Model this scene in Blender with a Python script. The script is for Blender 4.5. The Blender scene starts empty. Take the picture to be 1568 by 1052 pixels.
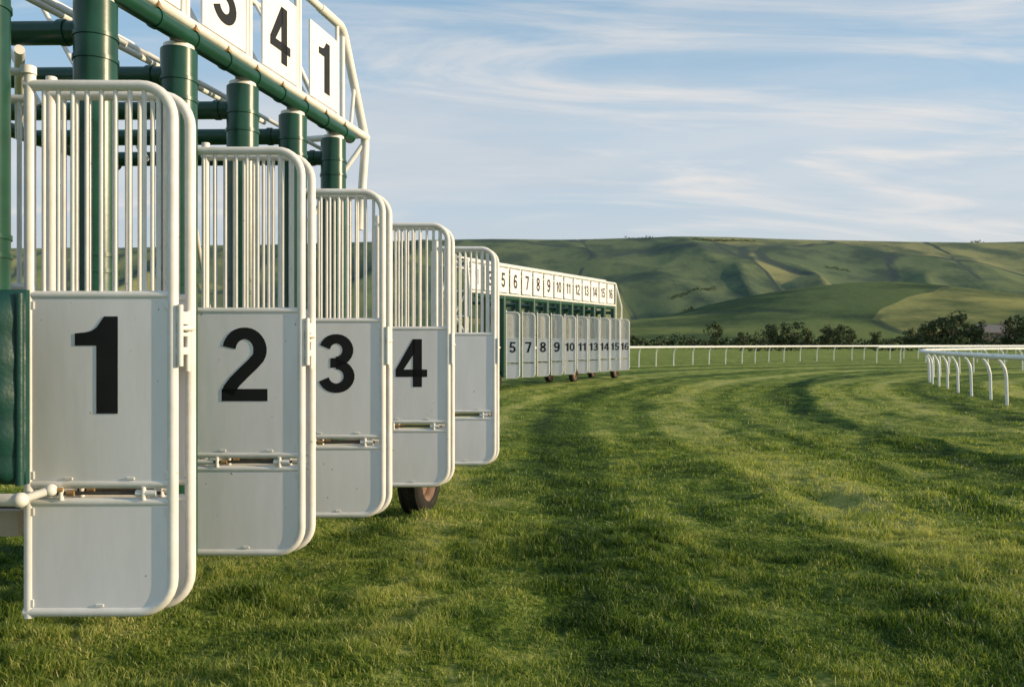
import bpy, math, random
import numpy as np
from mathutils import Vector, Matrix
random.seed(7); rng=np.random.default_rng(7)
C=bpy.context.scene

# ---------------------------------------------------------------- materials
def nmat(name):
    m=bpy.data.materials.new(name); m.use_nodes=True
    nt=m.node_tree; b=nt.nodes['Principled BSDF']; return m,nt,b
def N(nt,t,**k):
    n=nt.nodes.new(t)
    for a,v in k.items():
        if a.startswith('i_'): n.inputs[a[2:].replace('_',' ')].default_value=v
        else: setattr(n,a,v)
    return n
def paint(name,c1,c2,scale=6,rough=0.45,bump=0.05,spec=0.4,streak=False,spots=True):
    m,nt,b=nmat(name); L=nt.links
    tc=N(nt,'ShaderNodeTexCoord')
    mp=N(nt,'ShaderNodeMapping'); L.new(tc.outputs['Object'],mp.inputs[0])
    if streak: mp.inputs['Scale'].default_value=(3,3,0.6)
    n1=N(nt,'ShaderNodeTexNoise'); n1.inputs['Scale'].default_value=scale; n1.inputs['Detail'].default_value=8; n1.inputs['Roughness'].default_value=.65
    L.new(mp.outputs[0],n1.inputs['Vector'])
    r=N(nt,'ShaderNodeValToRGB'); r.color_ramp.elements[0].position=.3; r.color_ramp.elements[1].position=.62
    r.color_ramp.elements[0].color=(*c2,1); r.color_ramp.elements[1].color=(*c1,1)
    L.new(n1.outputs[0],r.inputs[0])
    n2=N(nt,'ShaderNodeTexNoise'); n2.inputs['Scale'].default_value=38; n2.inputs['Detail'].default_value=3
    L.new(tc.outputs['Object'],n2.inputs['Vector'])
    r2=N(nt,'ShaderNodeValToRGB'); r2.color_ramp.elements[0].position=.735; r2.color_ramp.elements[1].position=.76
    L.new(n2.outputs[0],r2.inputs[0])
    mx=N(nt,'ShaderNodeMixRGB'); L.new(r2.outputs[0],mx.inputs[0]); L.new(r.outputs[0],mx.inputs[1])
    mx.inputs[2].default_value=(c2[0]*.45,c2[1]*.4,c2[2]*.34,1)
    L.new(mx.outputs[0],b.inputs['Base Color'])
    b.inputs['Roughness'].default_value=rough; b.inputs['Specular IOR Level'].default_value=spec
    bp=N(nt,'ShaderNodeBump'); bp.inputs['Strength'].default_value=bump; bp.inputs['Distance'].default_value=.02
    L.new(n1.outputs[0],bp.inputs['Height']); L.new(bp.outputs[0],b.inputs['Normal'])
    return m
M_WHITE=paint('white_tube_paint',(.88,.86,.83),(.76,.73,.68),9,.38,.06)
M_PANEL=paint('white_panel_paint',(.90,.88,.89),(.83,.81,.81),3.0,.5,.05,.35,True)
M_GREEN=paint('green_paint',(.012,.075,.045),(.008,.050,.030),7,.32,.05,.5)
M_PAD=paint('green_vinyl_pad',(.010,.062,.050),(.006,.040,.032),5,.42,.4,.5)
M_BLACK=paint('black_vinyl',(.010,.010,.011),(.014,.014,.014),9,.55,.03,.3)
M_BRASS=paint('worn_brass',(.42,.27,.12),(.25,.15,.07),20,.4,.1); 
M_RUBBER=paint('tyre_rubber',(.022,.021,.02),(.04,.036,.03),12,.8,.2,.2)
M_RUST=paint('rusty_rim',(.30,.20,.14),(.16,.09,.05),12,.6,.2)
M_STEEL=paint('chassis_steel',(.10,.09,.08),(.05,.04,.035),8,.6,.1)
M_RAIL=paint('white_rail_plastic',(.86,.86,.84),(.76,.75,.70),4,.35,.02)
M_CREAM=paint('cream_canvas',(.42,.36,.26),(.32,.27,.19),5,.8,.2)

# ---------------------------------------------------------------- mesh builder
class MB:
    def __init__(s): s.v=[];s.f=[];s.m=[];s.mats=[];s.sm=[]
    def mi(s,m):
        if m not in s.mats: s.mats.append(m)
        return s.mats.index(m)
    def add(s,vs,fs,mat,smooth=False):
        o=len(s.v); s.v+= [tuple(v) for v in vs]; k=s.mi(mat)
        for f in fs: s.f.append([i+o for i in f]); s.m.append(k); s.sm.append(smooth)
    def tube(s,pts,r,mat,seg=12,T=None):
        pts=[Vector(p) for p in pts]
        n=len(pts); tang=[]
        for i in range(n):
            a=pts[max(i-1,0)]; b=pts[min(i+1,n-1)]; tang.append((b-a).normalized())
        t0=tang[0]; up=Vector((0,0,1)) if abs(t0.z)<.9 else Vector((0,1,0))
        u=t0.cross(up).normalized(); vs=[];fs=[]
        for i in range(n):
            t=tang[i]; u=(u-t*u.dot(t)).normalized(); w=t.cross(u)
            k=1.0
            if 0<i<n-1:
                c=(pts[i]-pts[i-1]).normalized().dot((pts[i+1]-pts[i]).normalized())
                k=1/max(.7,math.sqrt((1+c)/2))
            for j in range(seg):
                a=2*math.pi*j/seg; vs.append(pts[i]+(u*math.cos(a)+w*math.sin(a))*r*k)
        for i in range(n-1):
            for j in range(seg):
                k=(j+1)%seg
                fs.append([i*seg+j,i*seg+k,(i+1)*seg+k,(i+1)*seg+j])
        if T: vs=[T@v for v in vs]
        s.add(vs,fs,mat,True)
        caps=[list(range(seg))[::-1],[(n-1)*seg+j for j in range(seg)]]
        s.add([vs[i] for i in caps[0]]+[vs[i] for i in caps[1]],[list(range(seg)),list(range(seg,2*seg))],mat)
    def ball(s,c,r,mat):
        c=Vector(c); s.lathe([(max(1e-4,r*math.sin(a)),-r*math.cos(a)) for a in [math.pi*k/10 for k in range(11)]],c,(1,.01,0),mat,16)
    def box(s,c,d,mat,T=None,bev=0.0):
        x,y,z=[q/2 for q in d]; c=Vector(c)
        if bev<=0:
            vs=[c+Vector((a*x,b*y,e*z)) for a in(-1,1) for b in(-1,1) for e in(-1,1)]
            fs=[[0,1,3,2],[4,6,7,5],[0,4,5,1],[2,3,7,6],[0,2,6,4],[1,5,7,3]]
        else:
            import bmesh
            bm=bmesh.new(); bmesh.ops.create_cube(bm,size=1)
            for v in bm.verts: v.co=Vector((v.co.x*d[0],v.co.y*d[1],v.co.z*d[2]))+c
            bmesh.ops.bevel(bm,geom=list(bm.edges),offset=bev,segments=2,affect='EDGES',profile=.5)
            bm.verts.index_update(); vs=[v.co.copy() for v in bm.verts]; fs=[[v.index for v in f.verts] for f in bm.faces]; bm.free()
        if T: vs=[T@v for v in vs]
        s.add(vs,fs,mat)
    def prism(s,poly,o,r,u,n,th,mat):
        o=Vector(o);k=len(poly)
        vs=[o+r*p[0]+u*p[1] for p in poly]+[o+r*p[0]+u*p[1]+n*th for p in poly]
        fs=[list(range(k))[::-1],[k+i for i in range(k)]]+[[i,(i+1)%k,k+(i+1)%k,k+i] for i in range(k)]
        s.add(vs,fs,mat)
    def lathe(s,prof,c,axis,mat,seg=36):
        axis=Vector(axis).normalized(); c=Vector(c); u=axis.cross(Vector((0,0,1))).normalized(); w=axis.cross(u)
        vs=[];fs=[];n=len(prof)
        for j in range(seg):
            a=2*math.pi*j/seg; d=u*math.cos(a)+w*math.sin(a)
            for (r,h) in prof: vs.append(c+d*r+axis*h)
        for j in range(seg):
            k=(j+1)%seg
            for i in range(n-1): fs.append([j*n+i,k*n+i,k*n+i+1,j*n+i+1])
        s.add(vs,fs,mat,True)
    def obj(s,name,parent=None):
        me=bpy.data.meshes.new(name); me.from_pydata(s.v,[],s.f)
        for m in s.mats: me.materials.append(m)
        me.polygons.foreach_set('material_index',s.m); me.polygons.foreach_set('use_smooth',s.sm)
        me.update(); o=bpy.data.objects.new(name,me); C.collection.objects.link(o)
        if parent: o.parent=parent
        return o
def empty(name):
    o=bpy.data.objects.new(name,None); C.collection.objects.link(o); return o
def fillet(pts,rad,seg=7):
    out=[Vector(pts[0])]
    for i in range(1,len(pts)-1):
        p=Vector(pts[i]);a=(Vector(pts[i-1])-p).normalized();b=(Vector(pts[i+1])-p).normalized()
        r=rad[i] if isinstance(rad,(list,tuple)) else rad
        if r<=0: out.append(p); continue
        A=p+a*r;B=p+b*r; 
        ang=a.angle(b); 
        for k in range(seg+1):
            t=k/seg
            w=math.sin(ang/2)
            q=(A*(1-t)**2+p*(2*w*t*(1-t))+B*t*t)/((1-t)**2+2*w*t*(1-t)+t*t); out.append(q)
    out.append(Vector(pts[-1])); return out

# ---------------------------------------------------------------- digits (height 1, bold grotesque)
def arc(cx,cy,rx,ry,a0,a1,n=18):
    return [(cx+rx*math.cos(math.radians(a0+(a1-a0)*i/n)),cy+ry*math.sin(math.radians(a0+(a1-a0)*i/n))) for i in range(n+1)]
def strip(c,wh,wv):
    P=[Vector((p[0],p[1])) for p in c]; L=[];R=[]
    for i,p in enumerate(P):
        t=(P[min(i+1,len(P)-1)]-P[max(i-1,0)]).normalized(); n=Vector((-t.y,t.x))
        h=(abs(n.x)*wv+abs(n.y)*wh)/(abs(n.x)+abs(n.y))/2
        L.append(p+n*h);R.append(p-n*h)
    return [[tuple(R[i]),tuple(R[i+1]),tuple(L[i+1]),tuple(L[i])] for i in range(len(P)-1)]
def rect(x0,y0,x1,y1): return [[(x0,y0),(x1,y0),(x1,y1),(x0,y1)]]
H=.155;V=.19
def digit(ch):
    if ch=='1': return .46,[[(.22,0),(.44,0),(.44,1),(.30,1),(.22,.885)],[(0,.70),(.22,.70),(.22,.885),(.17,.85),(.10,.835),(0,.825)]]
    if ch=='0': return .62,strip(arc(.31,.5,.31-V/2,.5-H/2,0,360,40),H,V)
    if ch=='2':
        c=arc(.31,.69,.21,.225,172,-28,18)+[(.42,.50),(.30,.385),(.18,.265),(.105,.165),(.085,.10)]
        return .62,strip(c,H,V*.97)+rect(.0,0,.62,.165)
    if ch=='3':
        return .62,strip(arc(.30,.725,.195,.19,165,-90,16),H,V)+strip(arc(.30,.285,.215,.20,90,-165,18),H,V)+rect(.2,.43,.31,.59)
    if ch=='4':
        return .66,rect(.36,0,.55,1)+[[(0,.21),(.66,.21),(.66,.365),(0,.365)],[(0,.36),(.165,.36),(.40,.72),(.40,1),(.36,1)]]
    if ch=='5':
        return .62,rect(.09,.84,.58,1)+[[(.04,.46),(.21,.46),(.25,.85),(.09,.85)]]+strip([(.07,.50),(.15,.545)]+arc(.30,.325,.21,.24,110,-165,18),H,V)
    if ch in'69':
        s=strip(arc(.31,.31,.21,.23,0,360,30),H,V)+strip([(.52,.78)]+arc(.33,.70,.20,.215,35,90,6)+arc(.36,.5,.26,.415,95,195,12),H,V)
        if ch=='9': s=[[(.62-x,1-y) for x,y in p] for p in s]
        return .62,s
    if ch=='7': return .60,rect(0,.84,.60,1)+[[(.14,0),(.35,0),(.60,.84),(.40,.84)]]
    if ch=='8': return .62,strip(arc(.31,.735,.19,.185,0,360,28),H,V)+strip(arc(.31,.28,.21,.20,0,360,28),H,V)
def number(mb,txt,c,r,u,n,h,mat=M_BLACK,squeeze=1.0):
    ds=[digit(x) for x in txt]; gap=.09; w=sum(d[0] for d in ds)+gap*(len(ds)-1)
    x=-w/2
    for dw,polys in ds:
        for p in polys:
            q=[((px+x)*h*squeeze,(py-.5)*h) for px,py in p]
            mb.prism(q,Vector(c)+n*.0005,r,u,n,.0012,mat)
        x+=dw+gap

# ---------------------------------------------------------------- gate door
def door(mb,T,w=.6,h=2.1,num=None,digh=.379,bars=8,hinge_ext=.05,seg=12,detail=True,r=.0215):
    R=.125
    path=fillet([(0.004,0,r),(w-r,0,r),(w-r,0,h-r),(0.004,0,h-r)],[0,R,R,0])
    mb.tube(path,r,M_WHITE,seg,T)
    mb.tube([(r,0,-.002),(r,0,h+hinge_ext)],r*.98,M_WHITE,seg,T)
    zs=[.448,.520,1.257]
    for z in zs: mb.tube([(r,0,z),(w-r,0,z)],r*.86,M_WHITE,seg,T)
    n=bars
    for i in range(n):
        x=r+(w-2*r)*(i+1)/(n+1)
        top=h-r
        if x>w-r-R: 
            dx=x-(w-r-R); top=h-r-R+math.sqrt(max(0,R*R-dx*dx))
        mb.tube([(x,0,zs[2]),(x,0,top)],.0096,M_WHITE,8,T)
    y=-.013; th=.015
    def pan(poly):
        vs=[T@Vector((p[0],y,p[1])) for p in poly]+[T@Vector((p[0],y+th,p[1])) for p in poly];k=len(poly)
        mb.add(vs,[list(range(k)),[k+i for i in range(k)][::-1]]+[[(i+1)%k,i,k+i,k+(i+1)%k] for i in range(k)],M_PANEL)
    e=r*1.3
    pan([(e,zs[1]+.01),(w-e,zs[1]+.01),(w-e,zs[2]-.01),(e,zs[2]-.01)])
    Rc=R-.012; cx=w-r-R; cz=r+R
    low=[(e,r+.004)]+[(cx+Rc*math.sin(a),cz-Rc*math.cos(a)) for a in [math.radians(9*k) for k in range(11)]]+[(w-r-.006,zs[0]-.01),(e,zs[0]-.01)]
    pan(low)
    if detail:
        for (x,z,dx,dz) in [(e+.012,zs[1]+.035,.012,.03),(w-e-.012,zs[1]+.035,.012,.03),(e+.012,zs[2]-.04,.012,.03),(w-e-.012,zs[2]-.04,.012,.03),
                            (.18,zs[1]+.022,.03,.01),(.42,zs[1]+.022,.03,.01),(e+.01,r+.035,.012,.03),(w*.5,r+.026,.03,.01),(e+.012,zs[0]-.035,.012,.03),(w-e-.012,zs[0]-.035,.012,.03)]:
            mb.box((x,y-.002,z),(dx,.004,dz),M_WHITE,T,.001)
        zc=(zs[0]+zs[1])/2
        for xx in (.15,.47):
            mb.tube([(xx,-.012,zs[0]+.01),(xx,-.012,zs[1]-.01)],.010,M_WHITE,8,T)
        mb.tube([(.10,-.002,zc),(.53,-.002,zc)],.007,M_STEEL,8,T)
        mb.tube([(.17,-.006,zc),(.20,-.006,zc)],.012,M_BRASS,8,T)
        mb.tube([(.44,-.006,zc),(.52,-.006,zc)],.015,M_WHITE,8,T)
        mb.tube([(.05,-.006,zc),(.13,-.006,zc)],.015,M_WHITE,8,T)
        for z in (.58,1.0,1.2): mb.box((.0,.0,z),(.05,.05,.045),M_WHITE,T,.006)
    if num:
        Rm=T.to_3x3()
        number(mb,num,T@Vector((w*.485,y,.985)),Rm@Vector((1,0,0)),Rm@Vector((0,0,1)),Rm@Vector((0,-1,0)),digh)

def latch(mb,T,w,gap):
    for z,l in ((1.17,.10),(1.04,.06),(1.105,.03)):
        mb.box((w+.004,gap*.35,z),(.03,gap*.9,l*.5),M_WHITE,T,.004)
    mb.tube([(w+.012,-.01,.98),(w+.012,-.01,1.22)],.012,M_WHITE,8,T)
    mb.tube([(w+.010,gap*.7,.96),(w+.010,gap*.7,1.2)],.011,M_WHITE,8,T)
    mb.tube([(w+.0,0,1.13),(w+.03,.03,1.13),(w+.02,gap,1.13)],.009,M_WHITE,8,T)

# ---------------------------------------------------------------- terrain heights
def vn(x,y,s=0.):
    ix=np.floor(x);iy=np.floor(y);fx=x-ix;fy=y-iy
    def h(a,b):
        q=np.sin(a*127.1+b*311.7+s*74.7)*43758.5453; return q-np.floor(q)
    u=fx*fx*(3-2*fx);v=fy*fy*(3-2*fy)
    return (h(ix,iy)*(1-u)+h(ix+1,iy)*u)*(1-v)+(h(ix,iy+1)*(1-u)+h(ix+1,iy+1)*u)*v
def gbase(Y): 
    t=(np.asarray(Y,float)-5)/1.5
    return .0225*1.5*(np.logaddexp(0,t))
def ground(X,Y):
    X=np.asarray(X,float);Y=np.asarray(Y,float)
    r=np.hypot(X,Y)
    z=gbase(Y)
    f=np.clip(1.25-r/45,0,1)
    c,s=math.cos(.5),math.sin(.5); x2=X*c+Y*s; y2=-X*s+Y*c
    z=z+f*(.085*(vn(x2/1.3,y2/.9,1)-.5)+.085*(vn(X/.5+.7*vn(X/.8,Y/.8,7),y2/.42,2)-.5)+.032*(vn(x2/.2,Y/.18,3)-.5))
    z=z+np.clip(1-r/120,0,1)*.14*(vn(X/6,Y/5,4)-.5)
    return z
g=lambda y: float(gbase(y))

# ================================================================= NEAR STARTING GATE
A=.2587
rowdir=Vector((A,1,0)).normalized(); perp=Vector((-1,A,0)).normalized(); UP=Vector((0,0,1))
def P(L,d,z): return Vector((A*d-L,d,z))
gate=empty('starting_gate')
HL=2.71; GAP=.1
depths=[3.095,4.06,5.04,6.27,7.58]
for i,d in enumerate(depths):
    for k in (0,1):
        mb=MB()
        o=P(HL,d+k*GAP,.30+ (0 if k==0 else -.004))
        T=Matrix.Translation(o)@Matrix.Rotation(math.radians([.5,-.4,.8,.3,.6][i]+(k*.6)),4,'Z')
        door(mb,T,num=(str(i+1) if (k==0 and i<4) else None),bars=9 if k==0 else 10)
        if k==0: latch(mb,T,.6,GAP)
        mb.obj('stall_door_%d%s'%(i+1,'ab'[k]),gate)
mb=MB()
for d in (2.38,2.92,3.45,3.985,4.52,5.055,5.59):
    b=P(HL,d,0); zb=.86 if d<3 else .32
    mb.tube([b+UP*zb,b+UP*2.86],.088,M_GREEN,28)
    for z in (2.70,2.60,1.75,1.68): mb.tube([b+UP*z,b+UP*(z+.018)],.0935,M_GREEN,28)
    mb.tube([b+UP*2.86,b+UP*2.885],.075,M_WHITE,20)
    for q in (-.045,.045):
        mb.box(b+UP*2.90+rowdir*q,(.016,.016,.07),M_WHITE)
        mb.tube([b+rowdir*q+UP*2.865,b+rowdir*q*1.4+UP*2.93],.011,M_BRASS,8)
mb.obj('columns',gate)
mb=MB()
BL=2.66
mb.tube([P(BL,2.2,2.925),P(BL,5.74,2.925)],.046,M_GREEN,20)
for d in np.arange(2.4,5.8,.267):
    mb.tube([P(BL,d,2.925),P(BL,d+.02,2.925)],.052,M_GREEN,20)
    mb.box(P(BL-.02,d,2.978),(.03,.05,.03),M_BRASS)
for d in (2.92,3.45,3.985,4.52,5.055,5.59):
    a=P(HL+.02,d+.02,2.74); mb.tube([a,a+Vector((-1,.02,0))*1.7],.05,M_GREEN,16)
    mb.tube([a+Vector((-.12,0,0)),a+Vector((-.15,0,0))],.056,M_GREEN,16)
mb.tube([P(4.4,2.5,2.74),P(4.4,5.8,2.74)],.045,M_GREEN,16)
mb.obj('green_beams',gate)
mb=MB()
mb.tube([P(BL-.01,2.2,3.0),P(BL-.01,5.99,2.99)],.028,M_WHITE)
mb.tube([P(BL,2.2,3.67),P(BL,5.50,3.67)],.026,M_WHITE)
path=fillet([P(BL,5.3,3.67),P(BL,5.62,3.67),P(BL,5.99,2.97),P(BL+.06,6.02,2.3)],.07)
mb.tube(path,.032,M_WHITE)
path=fillet([P(BL+.5,5.3,3.75),P(BL+.5,5.7,3.75),P(BL+.28,6.05,3.0)],.07)
mb.tube(path,.020,M_WHITE)
mb.tube([P(BL,5.62,3.60),P(BL,5.62,2.97)],.018,M_WHITE)
mb.tube([P(BL,5.80,3.30),P(BL,5.74,2.97)],.014,M_WHITE)
mb.tube([P(BL,5.95,3.0),P(BL+.6,6.0,2.97)],.024,M_WHITE)
mb.tube([P(BL,5.99,2.97),P(BL+.35,5.8,2.3)],.018,M_WHITE)
for i,d in enumerate((2.63,3.165,3.70,4.235,4.77,5.305)):
    for q in (-.265,.235):
        mb.tube([P(BL,d+q,3.0),P(BL,d+q,3.67)],.015,M_WHITE)
        mb.tube([P(BL,d+q,3.0),P(BL+.04,d+q,2.93)],.018,M_WHITE)
    mb.tube([P(BL,d-.16,3.0),P(BL+.5,d+.1,3.75)],.012,M_WHITE)
    mb.tube([P(BL,d-.26,3.66),P(BL+1.7,d-.26,3.66)],.015,M_WHITE)
    mb.tube([P(BL+1.7,d-.26,3.66),P(BL+1.2,d-.26,2.76)],.015,M_WHITE)
mb.tube([P(BL+.5,2.2,3.75),P(BL+.5,5.5,3.75)],.018,M_WHITE)
mb.tube([P(BL+1.7,2.2,3.66),P(BL+1.7,5.9,3.66)],.02,M_WHITE)
mb.tube([P(BL+.25,3.3,2.60),P(BL+1.4,4.6,2.60)],.02,M_WHITE)
mb.tube([P(BL+.3,4.1,2.35),P(BL+1.6,5.8,2.9)],.016,M_WHITE)
mb.tube([P(BL+.25,4.3,2.45),P(BL+.8,5.4,1.6)],.016,M_WHITE)
mb.tube([P(BL+.6,2.4,3.02),P(BL+.6,5.7,3.02)],.018,M_WHITE)
for d in (3.0,4.0,5.0): mb.tube([P(BL+1.7,d,3.66),P(BL+.1,d+.7,2.78)],.014,M_WHITE)
mb.obj('gantry_frame',gate)
mb=MB()
nrm=-perp
for d,t in ((2.63,'6'),(3.165,'5'),(3.70,'2'),(4.235,'3'),(4.77,'4'),(5.305,'1')):
    c=P(BL-.034,d-.015,3.265)
    mb.prism([(-.19,-.245),(.19,-.245),(.19,.245),(-.19,.245)],c-nrm*.01,rowdir,UP,nrm,.012,M_PANEL)
    number(mb,t,c+nrm*.003,rowdir,UP,nrm,.34,squeeze=1.0)
mb.obj('number_signs',gate)
mb=MB()
def pad(mb,x0,x1,y,z0,z1,mat,th=.07,seed=0):
    nx,nz=26,26; vs=[];fs=[]
    for j in range(nz+1):
        for i in range(nx+1):
            u=i/nx;v=j/nz
            e=min(u,1-u,v,1-v)*12; b=min(1,e)**.5
            fold=.012*math.sin(u*19+v*5+seed)+.008*math.sin(v*31+u*7)
            vs.append((x0+(x1-x0)*u,y-(th*b+fold*b),z0+(z1-z0)*v))
    for j in range(nz):
        for i in range(nx): a=j*(nx+1)+i; fs.append([a,a+1,a+nx+2,a+nx+1])
    mb.add(vs,fs,mat,True)
    mb.box(((x0+x1)/2,y+.012,(z0+z1)/2),(x1-x0,.022,z1-z0),mat)
pad(mb,-2.75,-1.735,2.82,.86,1.555,M_PAD)
mb.tube([(-1.745,2.80,.86),(-1.745,2.80,1.54)],.014,M_PAD)
mb.obj('padded_partition',gate)
mb=MB()
mb.tube([(-2.9,2.99,.775),(-1.86,2.99,.775)],.024,M_WHITE)
mb.tube([(-1.86,2.99,.775),(-1.79,3.04,.800)],.016,M_WHITE)
mb.ball((-1.86,2.99,.775),.029,M_WHITE); mb.ball((-1.78,3.05,.803),.024,M_WHITE)
mb.tube([(-1.78,3.05,.803),(-1.74,3.06,.803)],.009,M_BRASS)
mb.tube([(-2.9,3.09,2.43),(-1.87,3.09,2.43)],.014,M_WHITE)
mb.tube([(-1.89,3.09,2.42),(-1.89,3.09,2.45)],.028,M_WHITE)
for k in range(10): mb.tube([(-1.995-.062*k,3.2,1.2),(-1.995-.062*k,3.2,2.36)],.0095,M_WHITE,8)
mb.tube([(-2.7,3.2,1.60),(-1.93,3.2,1.60)],.016,M_WHITE); mb.tube([(-2.7,3.2,2.36),(-1.93,3.2,2.36)],.018,M_WHITE)
for d in (6.27,7.58):
    mb.tube([P(HL+.02,d+.05,.33),P(HL+.02,d+.05,2.36)],.026,M_WHITE)
mb.obj('side_grille',gate)
mb=MB()
mb.tube([P(HL+.12,3.6,.47),P(HL+.12,7.7,.47)],.05,M_WHITE,16)
mb.tube([P(HL+.5,2.3,.62),P(HL+.5,7.7,.62)],.06,M_STEEL,16)
mb.box((-2.5,3.14,.66),(1.1,.05,.10),M_CREAM)
for d in (4.3,5.7,6.6,7.6): mb.tube([P(HL+.12,d,.47),P(HL+.9,d,.55)],.035,M_STEEL)
tp=[(.20,-.10),(.235,-.105),(.285,-.10),(.31,-.075),(.318,0),(.31,.075),(.285,.10),(.235,.105),(.20,.10)]
def wheel(mb,c,axis,s=1.0):
    mb.lathe([(r*s,h*s) for r,h in tp],c,axis,M_RUBBER)
    for q in (-.07,.07,0): mb.lathe([(.314*s,(q-.012)*s),(.322*s,(q-.01)*s),(.322*s,(q+.01)*s),(.314*s,(q+.012)*s)],c,axis,M_RUBBER)
    mb.lathe([(.205*s,-.09*s),(.185*s,-.07*s),(.17*s,.02*s),(.17*s,.05*s),(.185*s,.07*s),(.205*s,.095*s)],c,axis,M_RUST)
    mb.lathe([(.0,.06*s),(.05*s,.06*s),(.06*s,.04*s),(.17*s,.02*s)],c,axis,M_RUST)
    mb.lathe([(.0,-.06*s),(.05*s,-.06*s),(.06*s,-.04*s),(.17*s,-.02*s)],c,axis,M_RUST)
wc=Vector((-.79,6.76,.30)); wheel(mb,wc,(1,-A,0),.95)
mb.tube([wc,wc+perp*1.2],.03,M_STEEL)
mb.obj('chassis_and_wheel',gate)

# ================================================================= FAR STARTING GATE
fg=empty('starting_gate.001')
S=.6058
def Q(c,d,z): return Vector((S*d-c,d,g(d)+z))
frow=Vector((S,1,0)).normalized(); fperp=Vector((-1,S,0)).normalized()
nums=['5','7','8','9','10','11','13','14','15','16']
for i,nm in enumerate(nums):
    d=24.7+.84*i
    mb=MB(); ww=.455-.006*i
    T=Matrix.Translation(Q(14.94,d,.30)+Vector((-ww/2,0,0)))@Matrix.Rotation(math.radians(random.uniform(-2,2)),4,'Z')
    door(mb,T,w=ww,num=nm,digh=.34 if len(nm)==1 else .29,bars=10,seg=8,detail=False,r=.022)
    T2=Matrix.Translation(Vector((0.0,.14,0)))@T
    door(mb,T2,w=ww,bars=9,seg=8,detail=False,r=.022)
    mb.obj('stall_door_'+nm,fg)
mb=MB(); 
for k in range(11):
    d=23.9+.80*k; b=Q(15.25,d,0)
    mb.tube([b+UP*.35,b+UP*2.9],.10,M_GREEN,12)
    b=Q(16.2,d+.5,0); mb.tube([b+UP*.35,b+UP*2.85],.09,M_GREEN,10)
    mb.tube([Q(15.25,d,2.65),Q(16.2,d+.5,2.65)],.06,M_GREEN,8)
mb.tube([Q(15.25,23.4,2.83),Q(15.25,32.0,2.83)],.07,M_GREEN,10)
mb.obj('columns',fg)
mb=MB(); nf=-fperp
zt=3.82; zb=2.93
for z,r in ((zb,.04),(zt,.04)):
    mb.tube([Q(15.17,22.9,z),Q(15.17,31.9,z)],r,M_WHITE,8)
mb.tube([Q(16.2,23.4,zt-.1),Q(16.2,32.3,zt-.1)],.03,M_WHITE,8)
mb.tube([Q(15.6,23.1,zt+.12),Q(15.6,32.0,zt+.12)],.03,M_WHITE,8)
lab=['1','3','5','6','7','8','9','10','11','12','13','14','15','16']
for k in range(14):
    d=23.25+.63*k
    mb.tube([Q(15.17,d-.31,zb),Q(15.17,d-.31,zt)],.028,M_WHITE,8)
    mb.tube([Q(15.17,d-.31,zt),Q(16.2,d+.1,zt-.1)],.022,M_WHITE,8)
    mb.tube([Q(15.6,d-.31,zt+.12),Q(15.17,d,zb)],.018,M_WHITE,8)
for e,dd in ((22.9,0.0),(31.95,.35)):
    mb.tube([Q(15.17,e,zt),Q(15.10,e+dd,zb),Q(15.10,e+dd,2.2)],.036,M_WHITE,8)
    mb.tube([Q(15.6,e,zt+.12),Q(15.9,e+dd,zb),Q(15.9,e+dd,1.0)],.034,M_WHITE,8)
    mb.tube([Q(16.2,e+.4,zt-.1),Q(16.2,e+.4,.5)],.038,M_WHITE,8)
    mb.tube([Q(15.17,e,zb),Q(16.2,e+.4,zb)],.034,M_WHITE,8)
    mb.tube([Q(15.17,e,zb),Q(16.2,e+.4,1.6)],.028,M_WHITE,8)
    mb.tube([Q(15.17,e,1.6),Q(16.2,e+.4,zb)],.028,M_WHITE,8)
    mb.tube([Q(15.17,e,2.2),Q(16.2,e+.4,2.2)],.028,M_WHITE,8)
    mb.tube([Q(15.17,e,zt),Q(15.17,e,.5)],.034,M_WHITE,8)
mb.obj('gantry_frame',fg)
mb=MB()
for k,t in enumerate(lab):
    d=23.25+.63*k; c=Q(15.12,d,(zt+zb)/2)
    mb.prism([(-.30,-.38),(.30,-.38),(.30,.38),(-.30,.38)],c-nf*.02,frow,UP,nf,.02,M_PANEL)
    number(mb,t,c+nf*.003,frow,UP,nf,.45 if len(t)==1 else .38,squeeze=.85)
mb.obj('number_signs',fg)
mb=MB()
mb.tube([Q(15.4,23.2,.5),Q(15.4,32.2,.5)],.08,M_STEEL,10)
for d in (24.1,28.6,31.7):
    c=Q(15.1,d,.26); wheel(mb,c,(1,-S,0),.8)
    wheel(mb,c+fperp*1.0,(1,-S,0),.8)
x0=Q(15.28,24.0,0)
pad(mb,x0.x-.25,x0.x+.20,23.9,g(24)+.75,g(24)+1.65,M_PAD,.05)
mb.obj('chassis_and_wheels',fg)

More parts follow.
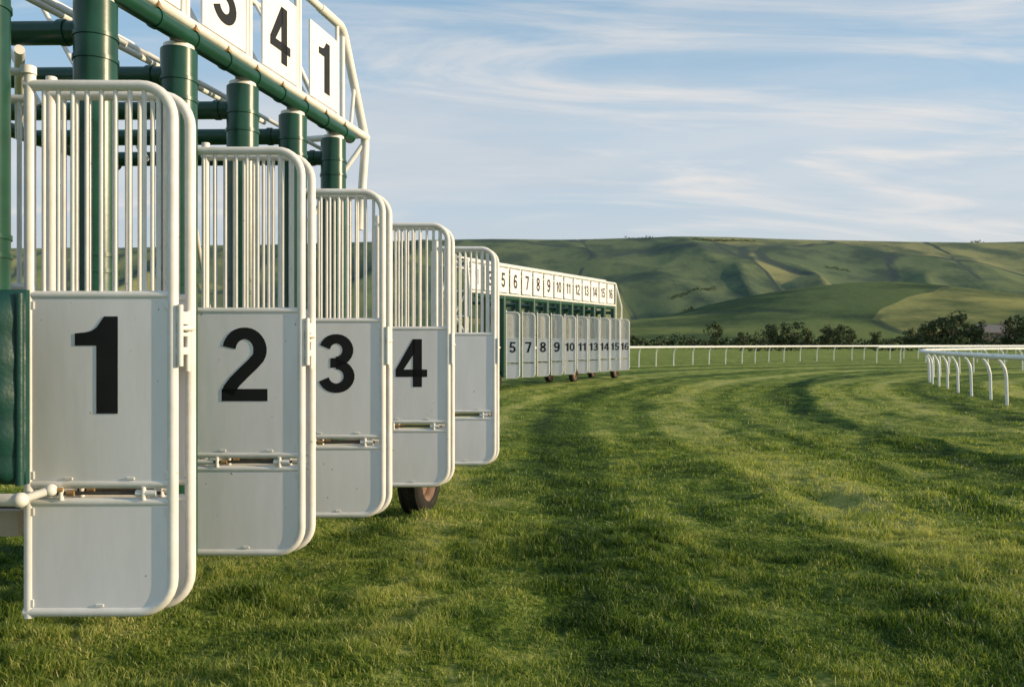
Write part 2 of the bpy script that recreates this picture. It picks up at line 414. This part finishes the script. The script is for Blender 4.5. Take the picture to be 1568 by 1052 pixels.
# ================================================================= RUNNING RAILS
def resample(pts,step):
    pts=[Vector(p) for p in pts]; 
    dense=[]
    for i in range(len(pts)-1):
        p0=pts[max(i-1,0)];p1=pts[i];p2=pts[i+1];p3=pts[min(i+2,len(pts)-1)]
        for k in range(20):
            t=k/20; dense.append(.5*((2*p1)+(p2-p0)*t+(2*p0-5*p1+4*p2-p3)*t*t+(3*p1-p0-3*p2+p3)*t**3))
    dense.append(pts[-1]); out=[dense[0]];acc=0
    for a,b in zip(dense,dense[1:]):
        l=(b-a).length
        acc+=l
        if acc>=step: out.append(b); acc=0
    return out
def rail(name,pts,step,side,h=1.12,off=.42,r=.05):
    root=empty(name); ps=resample(pts,step); mb=MB()
    path=resample(pts,.8)
    mb.tube([Vector((p.x,p.y,g(p.y)+h)) for p in path],r,M_RAIL,10)
    mb.obj('top_rail',root); mb=MB()
    for i,p in enumerate(ps):
        t=(ps[min(i+1,len(ps)-1)]-ps[max(i-1,0)]).normalized(); n=Vector((-t.y,t.x,0))*side
        z=g(p.y); j=random.uniform(-.01,.01)
        a=Vector((p.x,p.y,z))
        path=[a+n*(off+j)-UP*.1,a+n*(off*.93+j)+UP*h*.60,a+n*off*.80+UP*h*.76,a+n*off*.5+UP*h*.89,a+n*off*.15+UP*(h*.96),a+UP*(h-.01)]
        mb.tube(path,.034,M_RAIL,8)
        mb.tube([a-t*.07+UP*(h-.0),a+t*.07+UP*(h-.0)],r*1.18,M_RAIL,10)
    mb.obj('posts',root)
inner=[(9.9,2,0),(10.05,9,0),(10.3,14,0),(10.55,17,0),(11.3,19.2,0),(12.0,21.5,0),(12.9,24,0),(14.2,27.3,0),(16.2,31.2,0),(18.9,35.5,0),(23,39.6,0),(29,43.2,0),(37,46,0),(50,48.5,0),(70,49,0)]
rail('running_rail',inner,1.6,-1,off=.26,r=.062)
outer=[(-12,24,0),(-4,33,0),(3,41,0),(7.2,46.3,0),(13,52.5,0),(22,61,0),(36.7,71,0),(58,79,0),(85,83,0),(120,84,0)]
rail('running_rail',outer,1.8,1,h=1.18,off=.22,r=.07)
rail('running_rail',[(26,56,0),(33,58.5,0),(44,60.5,0),(60,61.5,0),(90,61,0)],2.2,1,h=1.15,off=.22,r=.06)

# ================================================================= GROUND
def grass_color(nt,blade=False):
    L=nt.links
    geo=N(nt,'ShaderNodeNewGeometry'); sp=N(nt,'ShaderNodeSeparateXYZ'); L.new(geo.outputs['Position'],sp.inputs[0])
    def mt(op,a,b=None,clamp=False):
        n=N(nt,'ShaderNodeMath',operation=op); n.use_clamp=clamp
        for i,v in enumerate((a,b)):
            if v is None: continue
            if isinstance(v,(int,float)): n.inputs[i].default_value=v
            else: L.new(v,n.inputs[i])
        return n.outputs[0]
    def noise(scale,detail=4,rough=.6,vec=None):
        n=N(nt,'ShaderNodeTexNoise'); n.inputs['Scale'].default_value=scale; n.inputs['Detail'].default_value=detail; n.inputs['Roughness'].default_value=rough
        L.new(vec or geo.outputs['Position'],n.inputs['Vector']); return n.outputs[0]
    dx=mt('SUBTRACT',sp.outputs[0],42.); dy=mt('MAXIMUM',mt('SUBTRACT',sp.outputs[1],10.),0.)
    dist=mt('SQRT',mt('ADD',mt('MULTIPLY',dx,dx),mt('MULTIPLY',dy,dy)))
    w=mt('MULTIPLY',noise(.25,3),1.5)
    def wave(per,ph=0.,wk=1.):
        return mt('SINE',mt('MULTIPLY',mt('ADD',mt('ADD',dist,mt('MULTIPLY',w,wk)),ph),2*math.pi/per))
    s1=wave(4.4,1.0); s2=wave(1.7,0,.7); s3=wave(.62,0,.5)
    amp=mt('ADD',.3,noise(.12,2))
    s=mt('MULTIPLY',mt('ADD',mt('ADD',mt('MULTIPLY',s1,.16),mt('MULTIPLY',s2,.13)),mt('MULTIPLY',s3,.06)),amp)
    big=noise(.45,5,.6); mid=noise(2.2,6,.72); fine=noise(22,4,.7)
    f=mt('ADD',mt('ADD',s,mt('MULTIPLY',big,.45)),mt('MULTIPLY',mid,1.25)); f=mt('SUBTRACT',f,.30)  # mid noise also paints the light and shade of turf lumps into the colour
    if not blade: f=mt('ADD',f,mt('MULTIPLY',mt('SUBTRACT',fine,.5),.9))
    else: f=mt('ADD',f,mt('MULTIPLY',mt('SUBTRACT',geo.outputs['Random Per Island'],.5),.50))
    r=N(nt,'ShaderNodeValToRGB'); cr=r.color_ramp
    cr.elements[0].position=.24; cr.elements[0].color=(.026,.060,.008,1)
    cr.elements[1].position=.86; cr.elements[1].color=(.46,.46,.15,1)
    e=cr.elements.new(.46); e.color=(.096,.165,.020,1)
    e=cr.elements.new(.63); e.color=(.225,.295,.050,1)
    L.new(f,r.inputs[0])
    return r.outputs[0],geo,noise,fine,mid,mt
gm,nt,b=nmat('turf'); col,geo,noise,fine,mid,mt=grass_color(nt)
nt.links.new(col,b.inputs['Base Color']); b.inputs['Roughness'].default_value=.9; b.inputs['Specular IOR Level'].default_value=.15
bp=N(nt,'ShaderNodeBump'); bp.inputs['Strength'].default_value=1.; bp.inputs['Distance'].default_value=.07
nt.links.new(mt('ADD',fine,mt('MULTIPLY',noise(3.2,7,.8),2.2)),bp.inputs['Height']); nt.links.new(bp.outputs[0],b.inputs['Normal'])
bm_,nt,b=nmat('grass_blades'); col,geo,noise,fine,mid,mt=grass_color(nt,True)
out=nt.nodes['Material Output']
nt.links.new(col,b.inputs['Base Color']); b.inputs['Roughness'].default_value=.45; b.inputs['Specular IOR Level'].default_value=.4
tr=N(nt,'ShaderNodeBsdfTranslucent'); 
hs=N(nt,'ShaderNodeMixRGB'); hs.blend_type='MULTIPLY'; hs.inputs[0].default_value=1; hs.inputs[2].default_value=(1.35,1.35,.7,1); nt.links.new(col,hs.inputs[1])
nt.links.new(hs.outputs[0],tr.inputs[0])
mx=N(nt,'ShaderNodeMixShader'); mx.inputs[0].default_value=.4
nt.links.new(b.outputs[0],mx.inputs[1]); nt.links.new(tr.outputs[0],mx.inputs[2]); nt.links.new(mx.outputs[0],out.inputs[0])

def axis(dense_lo,dense_hi,step,lo,hi,grow=1.07):
    a=list(np.arange(dense_lo,dense_hi,step)); s=step;x=a[-1]
    while x<hi: s*=grow; x+=s; a.append(x)
    s=step;x=dense_lo;pre=[]
    while x>lo: s*=grow; x-=s; pre.append(x)
    return np.array(pre[::-1]+a)
def gridmesh(name,xs,ys,hf,mat):
    X,Y=np.meshgrid(xs,ys); Z=hf(X,Y); nx,ny=len(xs),len(ys)
    co=np.stack([X,Y,Z],-1).reshape(-1,3).astype(np.float32)
    i=np.arange(nx-1);j=np.arange(ny-1);I,J=np.meshgrid(i,j); a=(J*nx+I).ravel()
    q=np.stack([a,a+1,a+nx+1,a+nx],1).astype(np.int32)
    me=bpy.data.meshes.new(name); me.vertices.add(len(co)); me.vertices.foreach_set('co',co.ravel())
    me.loops.add(q.size); me.loops.foreach_set('vertex_index',q.ravel()); me.polygons.add(len(q))
    me.polygons.foreach_set('loop_start',np.arange(0,q.size,4,dtype=np.int32)); 
    me.update(calc_edges=True); me.validate()
    me.polygons.foreach_set('use_smooth',np.ones(len(q),bool)); me.materials.append(mat)
    o=bpy.data.objects.new(name,me); C.collection.objects.link(o); return o
gridmesh('ground',axis(-7,15,.08,-3500,3500,1.06),axis(2.2,26,.08,-1500,4200,1.03),ground,gm)

def blades(n,rmin,rmax,h0,wd,seed,sp=.76):
    r_=np.random.default_rng(seed)
    Y=np.sqrt(r_.uniform(rmin**2,rmax**2,n)); X=r_.uniform(-sp,sp,n)*Y
    hp=.40+1.0*vn(X/.5,Y/.4,9)*vn(X/.13+5,Y/.13,11)*2.2
    clump=vn(X/.06,Y/.06,21)
    k=clump>.25; X=X[k];Y=Y[k];hp=hp[k]; n=len(X)
    Z=ground(X,Y)-.008
    h=h0*hp*r_.uniform(.6,1.25,n); az=r_.uniform(0,2*math.pi,n); wid=wd*r_.uniform(.7,1.3,n)
    lean=r_.uniform(.15,.95,n); la=r_.uniform(0,2*math.pi,n)
    bx=np.cos(az)*wid/2;by=np.sin(az)*wid/2; lx=np.cos(la)*lean*h;ly=np.sin(la)*lean*h
    V=np.zeros((n,5,3),np.float32)
    V[:,0]=np.stack([X-bx,Y-by,Z],1);V[:,1]=np.stack([X+bx,Y+by,Z],1)
    V[:,2]=np.stack([X+bx*.8+lx*.35,Y+by*.8+ly*.35,Z+h*.6],1);V[:,3]=np.stack([X-bx*.8+lx*.35,Y-by*.8+ly*.35,Z+h*.6],1)
    V[:,4]=np.stack([X+lx,Y+ly,Z+h*(1-.25*lean)],1)
    b0=(np.arange(n)*5)[:,None]
    idx=np.concatenate([b0+np.array([0,1,2,3]),b0+np.array([3,2,4])],1)
    return V.reshape(-1,3),idx,n
parts=[blades(230000,2.6,6.0,.046,.0044,1),blades(200000,6.0,12.,.043,.0072,2),blades(130000,12.,26.,.036,.012,3)]
co=[];li=[];ls=[];o=0;lo=0
for V,idx,n in parts:
    co.append(V); li.append((idx+o).ravel()); st=np.arange(n)*7+lo
    ls.append(np.stack([st,st+4],1).ravel()); o+=len(V); lo+=7*n
co=np.concatenate(co);li=np.concatenate(li).astype(np.int32);ls=np.concatenate(ls).astype(np.int32)
me=bpy.data.meshes.new('grass'); me.vertices.add(len(co)); me.vertices.foreach_set('co',co.ravel())
me.loops.add(len(li)); me.loops.foreach_set('vertex_index',li); me.polygons.add(len(ls)); me.polygons.foreach_set('loop_start',ls)
me.update(calc_edges=True); me.materials.append(bm_)
C.collection.objects.link(bpy.data.objects.new('grass',me))

# ================================================================= HILLS
def interp(px,py,Y0):
    u=(np.array(px,float)-784)/1210*Y0; z=1.3+(553-np.array(py,float))/1210*Y0
    return lambda X: np.interp(X,u,z)
F=interp([-3000,-900,300,700,900,1000,1080,1160,1240,1300,1360,1430,1500,1568,1700,2200,4000],[500,470,500,505,500,488,462,446,436,432,438,452,466,482,490,470,480],750)
B=interp([-3500,-600,300,760,860,960,1060,1250,1380,1500,1568,1800,3000,5000],[420,395,380,368,370,367,365,370,373,374,371,376,390,410],1750)
def smooth(X,f,w):
    return (f(X-w)+f(X-w/2)+2*f(X)+f(X+w/2)+f(X+w))/6
def hill(X,Y):
    gb=gbase(Y); t=np.clip(np.abs(Y-750)/np.where(Y<750,470,430),0,1)
    bF=np.cos(t*math.pi/2)**2
    s=np.clip((Y-860)/890,0,1); sB=s*s*(3-2*s)
    s2=np.clip((Y-1750)/1500,0,1)
    z=gb-1.2+np.maximum(smooth(X,F,50)-float(gbase(750)),0)*bF+(smooth(X,B,60)-float(gbase(1750)))*sB*(1-.35*s2)
    e=np.clip((Y-300)/300,0,1)
    m=np.clip((1750-Y)/450,0.04,1)
    wx=X+60*vn(X/170,Y/170,5)
    rid=1-np.abs(2*vn(wx/230,Y/520,31)-1); rid2=1-np.abs(2*vn(wx/95+9,Y/210,41)-1)
    k=np.clip((Y-850)/300,0,1)*np.clip((1700-Y)/420,0,1)
    z=z+e*m*(12*(vn(X/200,Y/280,33)-.5)+4*(vn(X/60,Y/80,35)-.5))+k*(38*(rid**2-.8)+14*(rid2**2-.6))
    return z
hm,nt,b=nmat('downland'); L=nt.links
geo=N(nt,'ShaderNodeNewGeometry'); mp=N(nt,'ShaderNodeMapping'); mp.inputs['Scale'].default_value=(.0046,.0024,0); L.new(geo.outputs['Position'],mp.inputs[0])
wn=N(nt,'ShaderNodeTexNoise'); wn.inputs['Scale'].default_value=1.3; L.new(mp.outputs[0],wn.inputs['Vector'])
ad=N(nt,'ShaderNodeMixRGB'); ad.blend_type='ADD'; ad.inputs[0].default_value=.45; L.new(mp.outputs[0],ad.inputs[1]); L.new(wn.outputs['Color'],ad.inputs[2])
vo=N(nt,'ShaderNodeTexVoronoi'); vo.inputs['Scale'].default_value=1; L.new(ad.outputs[0],vo.inputs['Vector'])
ve=N(nt,'ShaderNodeTexVoronoi',feature='DISTANCE_TO_EDGE'); ve.inputs['Scale'].default_value=1; L.new(ad.outputs[0],ve.inputs['Vector'])
sx=N(nt,'ShaderNodeSeparateXYZ'); L.new(vo.outputs['Color'],sx.inputs[0])
r=N(nt,'ShaderNodeValToRGB'); cr=r.color_ramp
cr.elements[0].color=(.080,.120,.042,1); cr.elements[1].color=(.30,.285,.10,1); e=cr.elements.new(.5); e.color=(.165,.200,.062,1)
L.new(sx.outputs[0],r.inputs[0])
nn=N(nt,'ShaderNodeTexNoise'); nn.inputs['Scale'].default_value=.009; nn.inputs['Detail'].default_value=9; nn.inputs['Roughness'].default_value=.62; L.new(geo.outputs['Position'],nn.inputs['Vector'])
r3=N(nt,'ShaderNodeValToRGB'); r3.color_ramp.elements[0].position=.42; r3.color_ramp.elements[0].color=(.38,.48,.48,1); r3.color_ramp.elements[1].position=.55; r3.color_ramp.elements[1].color=(1.12,1.07,1,1); L.new(nn.outputs[0],r3.inputs[0])  # noise patches paint cloud shadow and sunlight into the hill colour
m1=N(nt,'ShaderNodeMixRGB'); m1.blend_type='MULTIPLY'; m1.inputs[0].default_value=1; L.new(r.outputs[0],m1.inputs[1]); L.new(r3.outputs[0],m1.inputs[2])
r2=N(nt,'ShaderNodeValToRGB'); r2.color_ramp.elements[0].position=.010; r2.color_ramp.elements[1].position=.022; L.new(ve.outputs['Distance'],r2.inputs[0])
n4=N(nt,'ShaderNodeTexNoise'); n4.inputs['Scale'].default_value=.006; L.new(geo.outputs['Position'],n4.inputs['Vector'])
r5=N(nt,'ShaderNodeValToRGB'); r5.color_ramp.elements[0].position=.55; r5.color_ramp.elements[1].position=.62; L.new(n4.outputs[0],r5.inputs[0])
mxx=N(nt,'ShaderNodeMixRGB'); mxx.blend_type='LIGHTEN'; mxx.inputs[0].default_value=1; L.new(r2.outputs[0],mxx.inputs[1]); L.new(r5.outputs[0],mxx.inputs[2])
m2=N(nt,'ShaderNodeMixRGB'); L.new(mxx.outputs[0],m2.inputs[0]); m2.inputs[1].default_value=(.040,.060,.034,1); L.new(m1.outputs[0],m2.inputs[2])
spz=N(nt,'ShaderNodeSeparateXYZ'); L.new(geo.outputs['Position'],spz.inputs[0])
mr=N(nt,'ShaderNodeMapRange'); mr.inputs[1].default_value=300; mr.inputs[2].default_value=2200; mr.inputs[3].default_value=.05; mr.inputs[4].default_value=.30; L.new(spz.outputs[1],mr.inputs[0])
m3=N(nt,'ShaderNodeMixRGB'); L.new(mr.outputs[0],m3.inputs[0]); L.new(m2.outputs[0],m3.inputs[1]); m3.inputs[2].default_value=(.23,.27,.33,1)  # distance haze painted into the base colour, bluer and paler with Y
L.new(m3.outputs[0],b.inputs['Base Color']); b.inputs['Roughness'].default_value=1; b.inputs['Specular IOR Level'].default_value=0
bp=N(nt,'ShaderNodeBump'); bp.inputs['Strength'].default_value=.55; bp.inputs['Distance'].default_value=7; L.new(nn.outputs[0],bp.inputs['Height']); L.new(bp.outputs[0],b.inputs['Normal'])
hx=np.concatenate([np.linspace(-4500,-1300,90),np.linspace(-1290,2000,420),np.linspace(2020,5000,80)])
hy=np.concatenate([np.linspace(260,1900,330),np.linspace(1930,3800,50)])
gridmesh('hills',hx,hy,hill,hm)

# ================================================================= DISTANT TREES
def leafmat(name,c1,c2):
    m,nt,b=nmat(name); geo=N(nt,'ShaderNodeNewGeometry'); r=N(nt,'ShaderNodeValToRGB')
    r.color_ramp.elements[0].color=(*c1,1); r.color_ramp.elements[1].color=(*c2,1)
    nt.links.new(geo.outputs['Random Per Island'],r.inputs[0]); nt.links.new(r.outputs[0],b.inputs['Base Color']); b.inputs['Roughness'].default_value=.9; b.inputs['Specular IOR Level'].default_value=.1
    return m
M_LEAF=leafmat('foliage',(.035,.055,.028),(.115,.130,.060)); M_BARK=paint('bark',(.08,.06,.045),(.05,.04,.03),3,.9,.3)
tv=[];tf=[];tmb=MB()
def crown(cx,cy,cz,rx,rz,n,sz):
    d=rng.normal(size=(n,3)); d/=np.linalg.norm(d,axis=1)[:,None]; rr=rng.uniform(.45,1.05,n)**.6
    c=np.array([cx,cy,cz])+d*rr[:,None]*np.array([rx,rx,rz])
    a=rng.normal(size=(n,3)); a/=np.linalg.norm(a,axis=1)[:,None]; b_=np.cross(a,d); b_/=np.linalg.norm(b_,axis=1)[:,None]+1e-6
    s=sz*rng.uniform(.5,1.2,n)[:,None]
    for k in range(n):
        o=len(tv); tv.extend([tuple(c[k]-a[k]*s[k]-b_[k]*s[k]*.6),tuple(c[k]+a[k]*s[k]*.8-b_[k]*s[k]*.7),tuple(c[k]+a[k]*s[k]+b_[k]*s[k]*.6),tuple(c[k]-a[k]*s[k]*.7+b_[k]*s[k]*.8)]); tf.append([o,o+1,o+2,o+3])
def tree(x,y,h,z=None,dens=1.0):
    z=g(y) if z is None else z
    tmb.tube([(x,y,z-.3),(x+h*.01,y,z+h*.3),(x+h*.03,y,z+h*.6)],h*.022,M_BARK,7)
    for q in range(4):
        a=rng.uniform(0,6.28); tmb.tube([(x,y,z+h*.28),(x+math.cos(a)*h*.2,y+math.sin(a)*h*.2,z+h*.6)],h*.010,M_BARK,5)
    nb=int(13*dens)+3
    for k in range(nb):
        a=rng.uniform(0,6.28);rad=rng.uniform(0,.38)*h; hz=rng.uniform(.22,.86)
        rad*=1.15-abs(hz-.5)
        crown(x+math.cos(a)*rad,y+math.sin(a)*rad,z+h*hz,h*rng.uniform(.11,.20),h*rng.uniform(.08,.15),int(60*dens),h*.030)
U=lambda px,d:(px-784)/1210*d
for px,d,h in [(1096,185,6.6),(1135,198,4.6),(1180,190,6.6),(1197,186,7.2),(1216,188,6.8),(1236,194,5.2),(1268,188,6.0),(1284,184,6.4),(1300,190,5.2),(1340,196,4.6),(1395,190,5.4),(1412,186,6.2),(1428,180,7.4),(1443,184,8.4),(1458,176,9.2),(1475,182,8.8),(1492,186,7.0),(1545,184,7.4),(1565,178,8.2),(1595,180,9.8),(1640,185,8),(1700,180,9),(930,205,5),(700,205,7),(640,200,6),(480,195,7),(420,190,8),(330,190,8),(200,185,8),(60,190,8),(-60,180,9)]:
    tree(U(px,d),d,h)
x=-160.
while x<200:
    d=200+8*math.sin(x*.02); hh=rng.uniform(2.0,3.9)*(.7+.6*float(vn(np.array(x/9.),np.array(1.),8)))
    crown(x,d,g(d)+hh*.42,2.4,hh*.55,80,.36); x+=rng.uniform(1.2,2.0)
x=-60.
while x<170:
    d=140+.1*x; hh=rng.uniform(.8,1.7)
    if vn(np.array(x/12.),np.array(3.),2)>.35: crown(x,d,g(d)+hh*.4,1.8,hh*.5,36,.22)
    x+=rng.uniform(1.2,2.2)
def copse(px0,px1,d,hh,n,dd1=None,j=6):
    for k in range(n):
        t=k/max(1,n-1); u=px0+(px1-px0)*t; dd=d+((dd1-d)*t if dd1 else 0)+rng.uniform(-j,j); X=U(u,dd); zz=float(hill(np.array(X),np.array(dd)))
        h=hh*rng.uniform(.5,1.2); crown(X,dd,zz+h*.35,h*.9,h*.55,26,h*.17)
copse(957,997,1745,7,14,j=15); copse(1488,1500,1745,8,5); copse(1040,1052,1745,4,4); copse(1250,1325,1745,2.5,16)
copse(1060,1155,1560,4,60,1580); copse(1030,1095,1180,3.5,40,1240); copse(1010,1060,1050,3,40,700); copse(1265,1300,1400,4,12)
me=bpy.data.meshes.new('leaves'); me.from_pydata(tv,[],tf); me.materials.append(M_LEAF)
dt=empty('distant_trees'); lo_=bpy.data.objects.new('leaves',me); C.collection.objects.link(lo_); lo_.parent=dt
tmb.obj('trunks',dt)

# farmhouse
fh=empty('brick_farmhouse'); mb=MB(); d=232.; hx0=U(1518,d); z=g(d)
M_BRICK=paint('farm_brick',(.32,.24,.19),(.24,.17,.13),2,.9,.1); M_SLATE=paint('slate_roof',(.20,.18,.17),(.15,.13,.12),3,.8,.1); M_GLASS=paint('window_glass',(.03,.04,.05),(.02,.03,.04),3,.1,0)
mb.box((hx0,d,z+2),(9,6,5),M_BRICK)
mb.add([(hx0-4.9,d-3.4,z+4.4),(hx0+4.9,d-3.4,z+4.4),(hx0+4.9,d+3.4,z+4.4),(hx0-4.9,d+3.4,z+4.4),(hx0-4.7,d,z+7.0),(hx0+4.7,d,z+7.0)],[[0,1,5,4],[2,3,4,5],[0,4,3],[1,2,5],[0,3,2,1]],M_SLATE)
mb.box((hx0+3.2,d,z+7),(.9,.9,1.6),M_BRICK)
for q in (-3,0,3): mb.box((hx0+q,d-3.02,z+3.4),(1.0,.06,1.1),M_GLASS); mb.box((hx0+q,d-3.02,z+1.2),(1.0,.06,1.2),M_GLASS)
mb.obj('house_shell',fh)

# ================================================================= LIGHT + SKY
sd=Vector((1,-.10,0)).normalized(); el=math.radians(15)
sdir=Vector((sd.x*math.cos(el),sd.y*math.cos(el),math.sin(el)))
sl=bpy.data.lights.new('sun','SUN'); sl.energy=5.0; sl.angle=math.radians(.6); sl.color=(1,.79,.50)
so=bpy.data.objects.new('sun',sl); C.collection.objects.link(so); so.rotation_mode='QUATERNION'; so.rotation_quaternion=sdir.to_track_quat('Z','Y')
w=bpy.data.worlds.new('World'); C.world=w; w.use_nodes=True; nt=w.node_tree; L=nt.links
bg=nt.nodes['Background']; bg.inputs[1].default_value=.15
sky=N(nt,'ShaderNodeTexSky',sky_type='NISHITA'); sky.sun_disc=False; sky.sun_elevation=el; sky.sun_rotation=math.atan2(sd.x,sd.y); sky.air_density=1.0; sky.dust_density=.6; sky.ozone_density=1.5
tc=N(nt,'ShaderNodeTexCoord'); sp=N(nt,'ShaderNodeSeparateXYZ'); L.new(tc.outputs['Generated'],sp.inputs[0])
def mt(op,a,b=None,clamp=False):
    n=N(nt,'ShaderNodeMath',operation=op); n.use_clamp=clamp
    for i,v in enumerate((a,b)):
        if v is None: continue
        if isinstance(v,(int,float)): n.inputs[i].default_value=v
        else: L.new(v,n.inputs[i])
    return n.outputs[0]
zz=mt('ADD',mt('MAXIMUM',sp.outputs[2],0.),.16)
cx=mt('DIVIDE',sp.outputs[0],zz); cy=mt('DIVIDE',sp.outputs[1],zz)
cb=N(nt,'ShaderNodeCombineXYZ'); L.new(cx,cb.inputs[0]); L.new(cy,cb.inputs[1])
def cl(rot,sc,scale,detail,rough,dist,lo,hi,off=(0,0,0)):
    mp=N(nt,'ShaderNodeMapping'); mp.inputs['Rotation'].default_value=(0,0,math.radians(rot)); mp.inputs['Scale'].default_value=sc; mp.inputs['Location'].default_value=off
    L.new(cb.outputs[0],mp.inputs[0]); n=N(nt,'ShaderNodeTexNoise'); n.inputs['Scale'].default_value=scale; n.inputs['Detail'].default_value=detail; n.inputs['Roughness'].default_value=rough; n.inputs['Distortion'].default_value=dist
    L.new(mp.outputs[0],n.inputs['Vector']); r=N(nt,'ShaderNodeMapRange',interpolation_type='SMOOTHSTEP'); r.inputs[1].default_value=lo; r.inputs[2].default_value=hi
    L.new(n.outputs[0],r.inputs[0]); return r.outputs[0]
c1=cl(-18,(.6,1.1,1),.7,9,.56,.9,.46,.74,(1.5,2.,0))
c2=cl(-62,(.5,1.9,1),1.1,10,.60,1.6,.49,.74,(3,1,0))
c3=cl(-8,(.4,1.0,1),.8,6,.5,.6,.46,.66,(7,4,0))
hz=N(nt,'ShaderNodeMapRange',interpolation_type='SMOOTHSTEP'); hz.inputs[1].default_value=.60; hz.inputs[2].default_value=.02; hz.inputs[3].default_value=.45; hz.inputs[4].default_value=.94; L.new(sp.outputs[2],hz.inputs[0])
hcol=N(nt,'ShaderNodeMixRGB'); hr=N(nt,'ShaderNodeMapRange'); hr.inputs[1].default_value=.34; hr.inputs[2].default_value=.02; L.new(sp.outputs[2],hr.inputs[0]); L.new(hr.outputs[0],hcol.inputs[0])
hcol.inputs[1].default_value=(2.65,4.2,5.55,1); hcol.inputs[2].default_value=(5.0,4.7,4.4,1)
mh=N(nt,'ShaderNodeMixRGB'); L.new(hz.outputs[0],mh.inputs[0]); L.new(sky.outputs[0],mh.inputs[1]); L.new(hcol.outputs[0],mh.inputs[2])
mg=N(nt,'ShaderNodeMixRGB'); L.new(mt('MULTIPLY',c3,.4),mg.inputs[0]); L.new(mh.outputs[0],mg.inputs[1]); mg.inputs[2].default_value=(3.3,3.75,4.3,1)
mask=mt('ADD',mt('MULTIPLY',c1,.50),mt('MULTIPLY',c2,.65),True)
mxs=N(nt,'ShaderNodeMixRGB'); L.new(mask,mxs.inputs[0]); L.new(mg.outputs[0],mxs.inputs[1]); mxs.inputs[2].default_value=(5.6,5.35,5.15,1)
L.new(mxs.outputs[0],bg.inputs[0])

# ================================================================= CAMERA
cam=bpy.data.cameras.new('camera'); co_=bpy.data.objects.new('camera',cam); C.collection.objects.link(co_)
co_.location=(0,0,1.3); co_.rotation_euler=(math.radians(90),0,0); cam.sensor_width=36; cam.lens=36*1210/1568; cam.shift_y=27/1568
cam.clip_start=.05; cam.clip_end=12000
cam.dof.use_dof=True; cam.dof.focus_distance=4.6; cam.dof.aperture_fstop=5.0
C.camera=co_
C.view_settings.view_transform='Standard'; C.view_settings.look='None'; C.view_settings.exposure=0
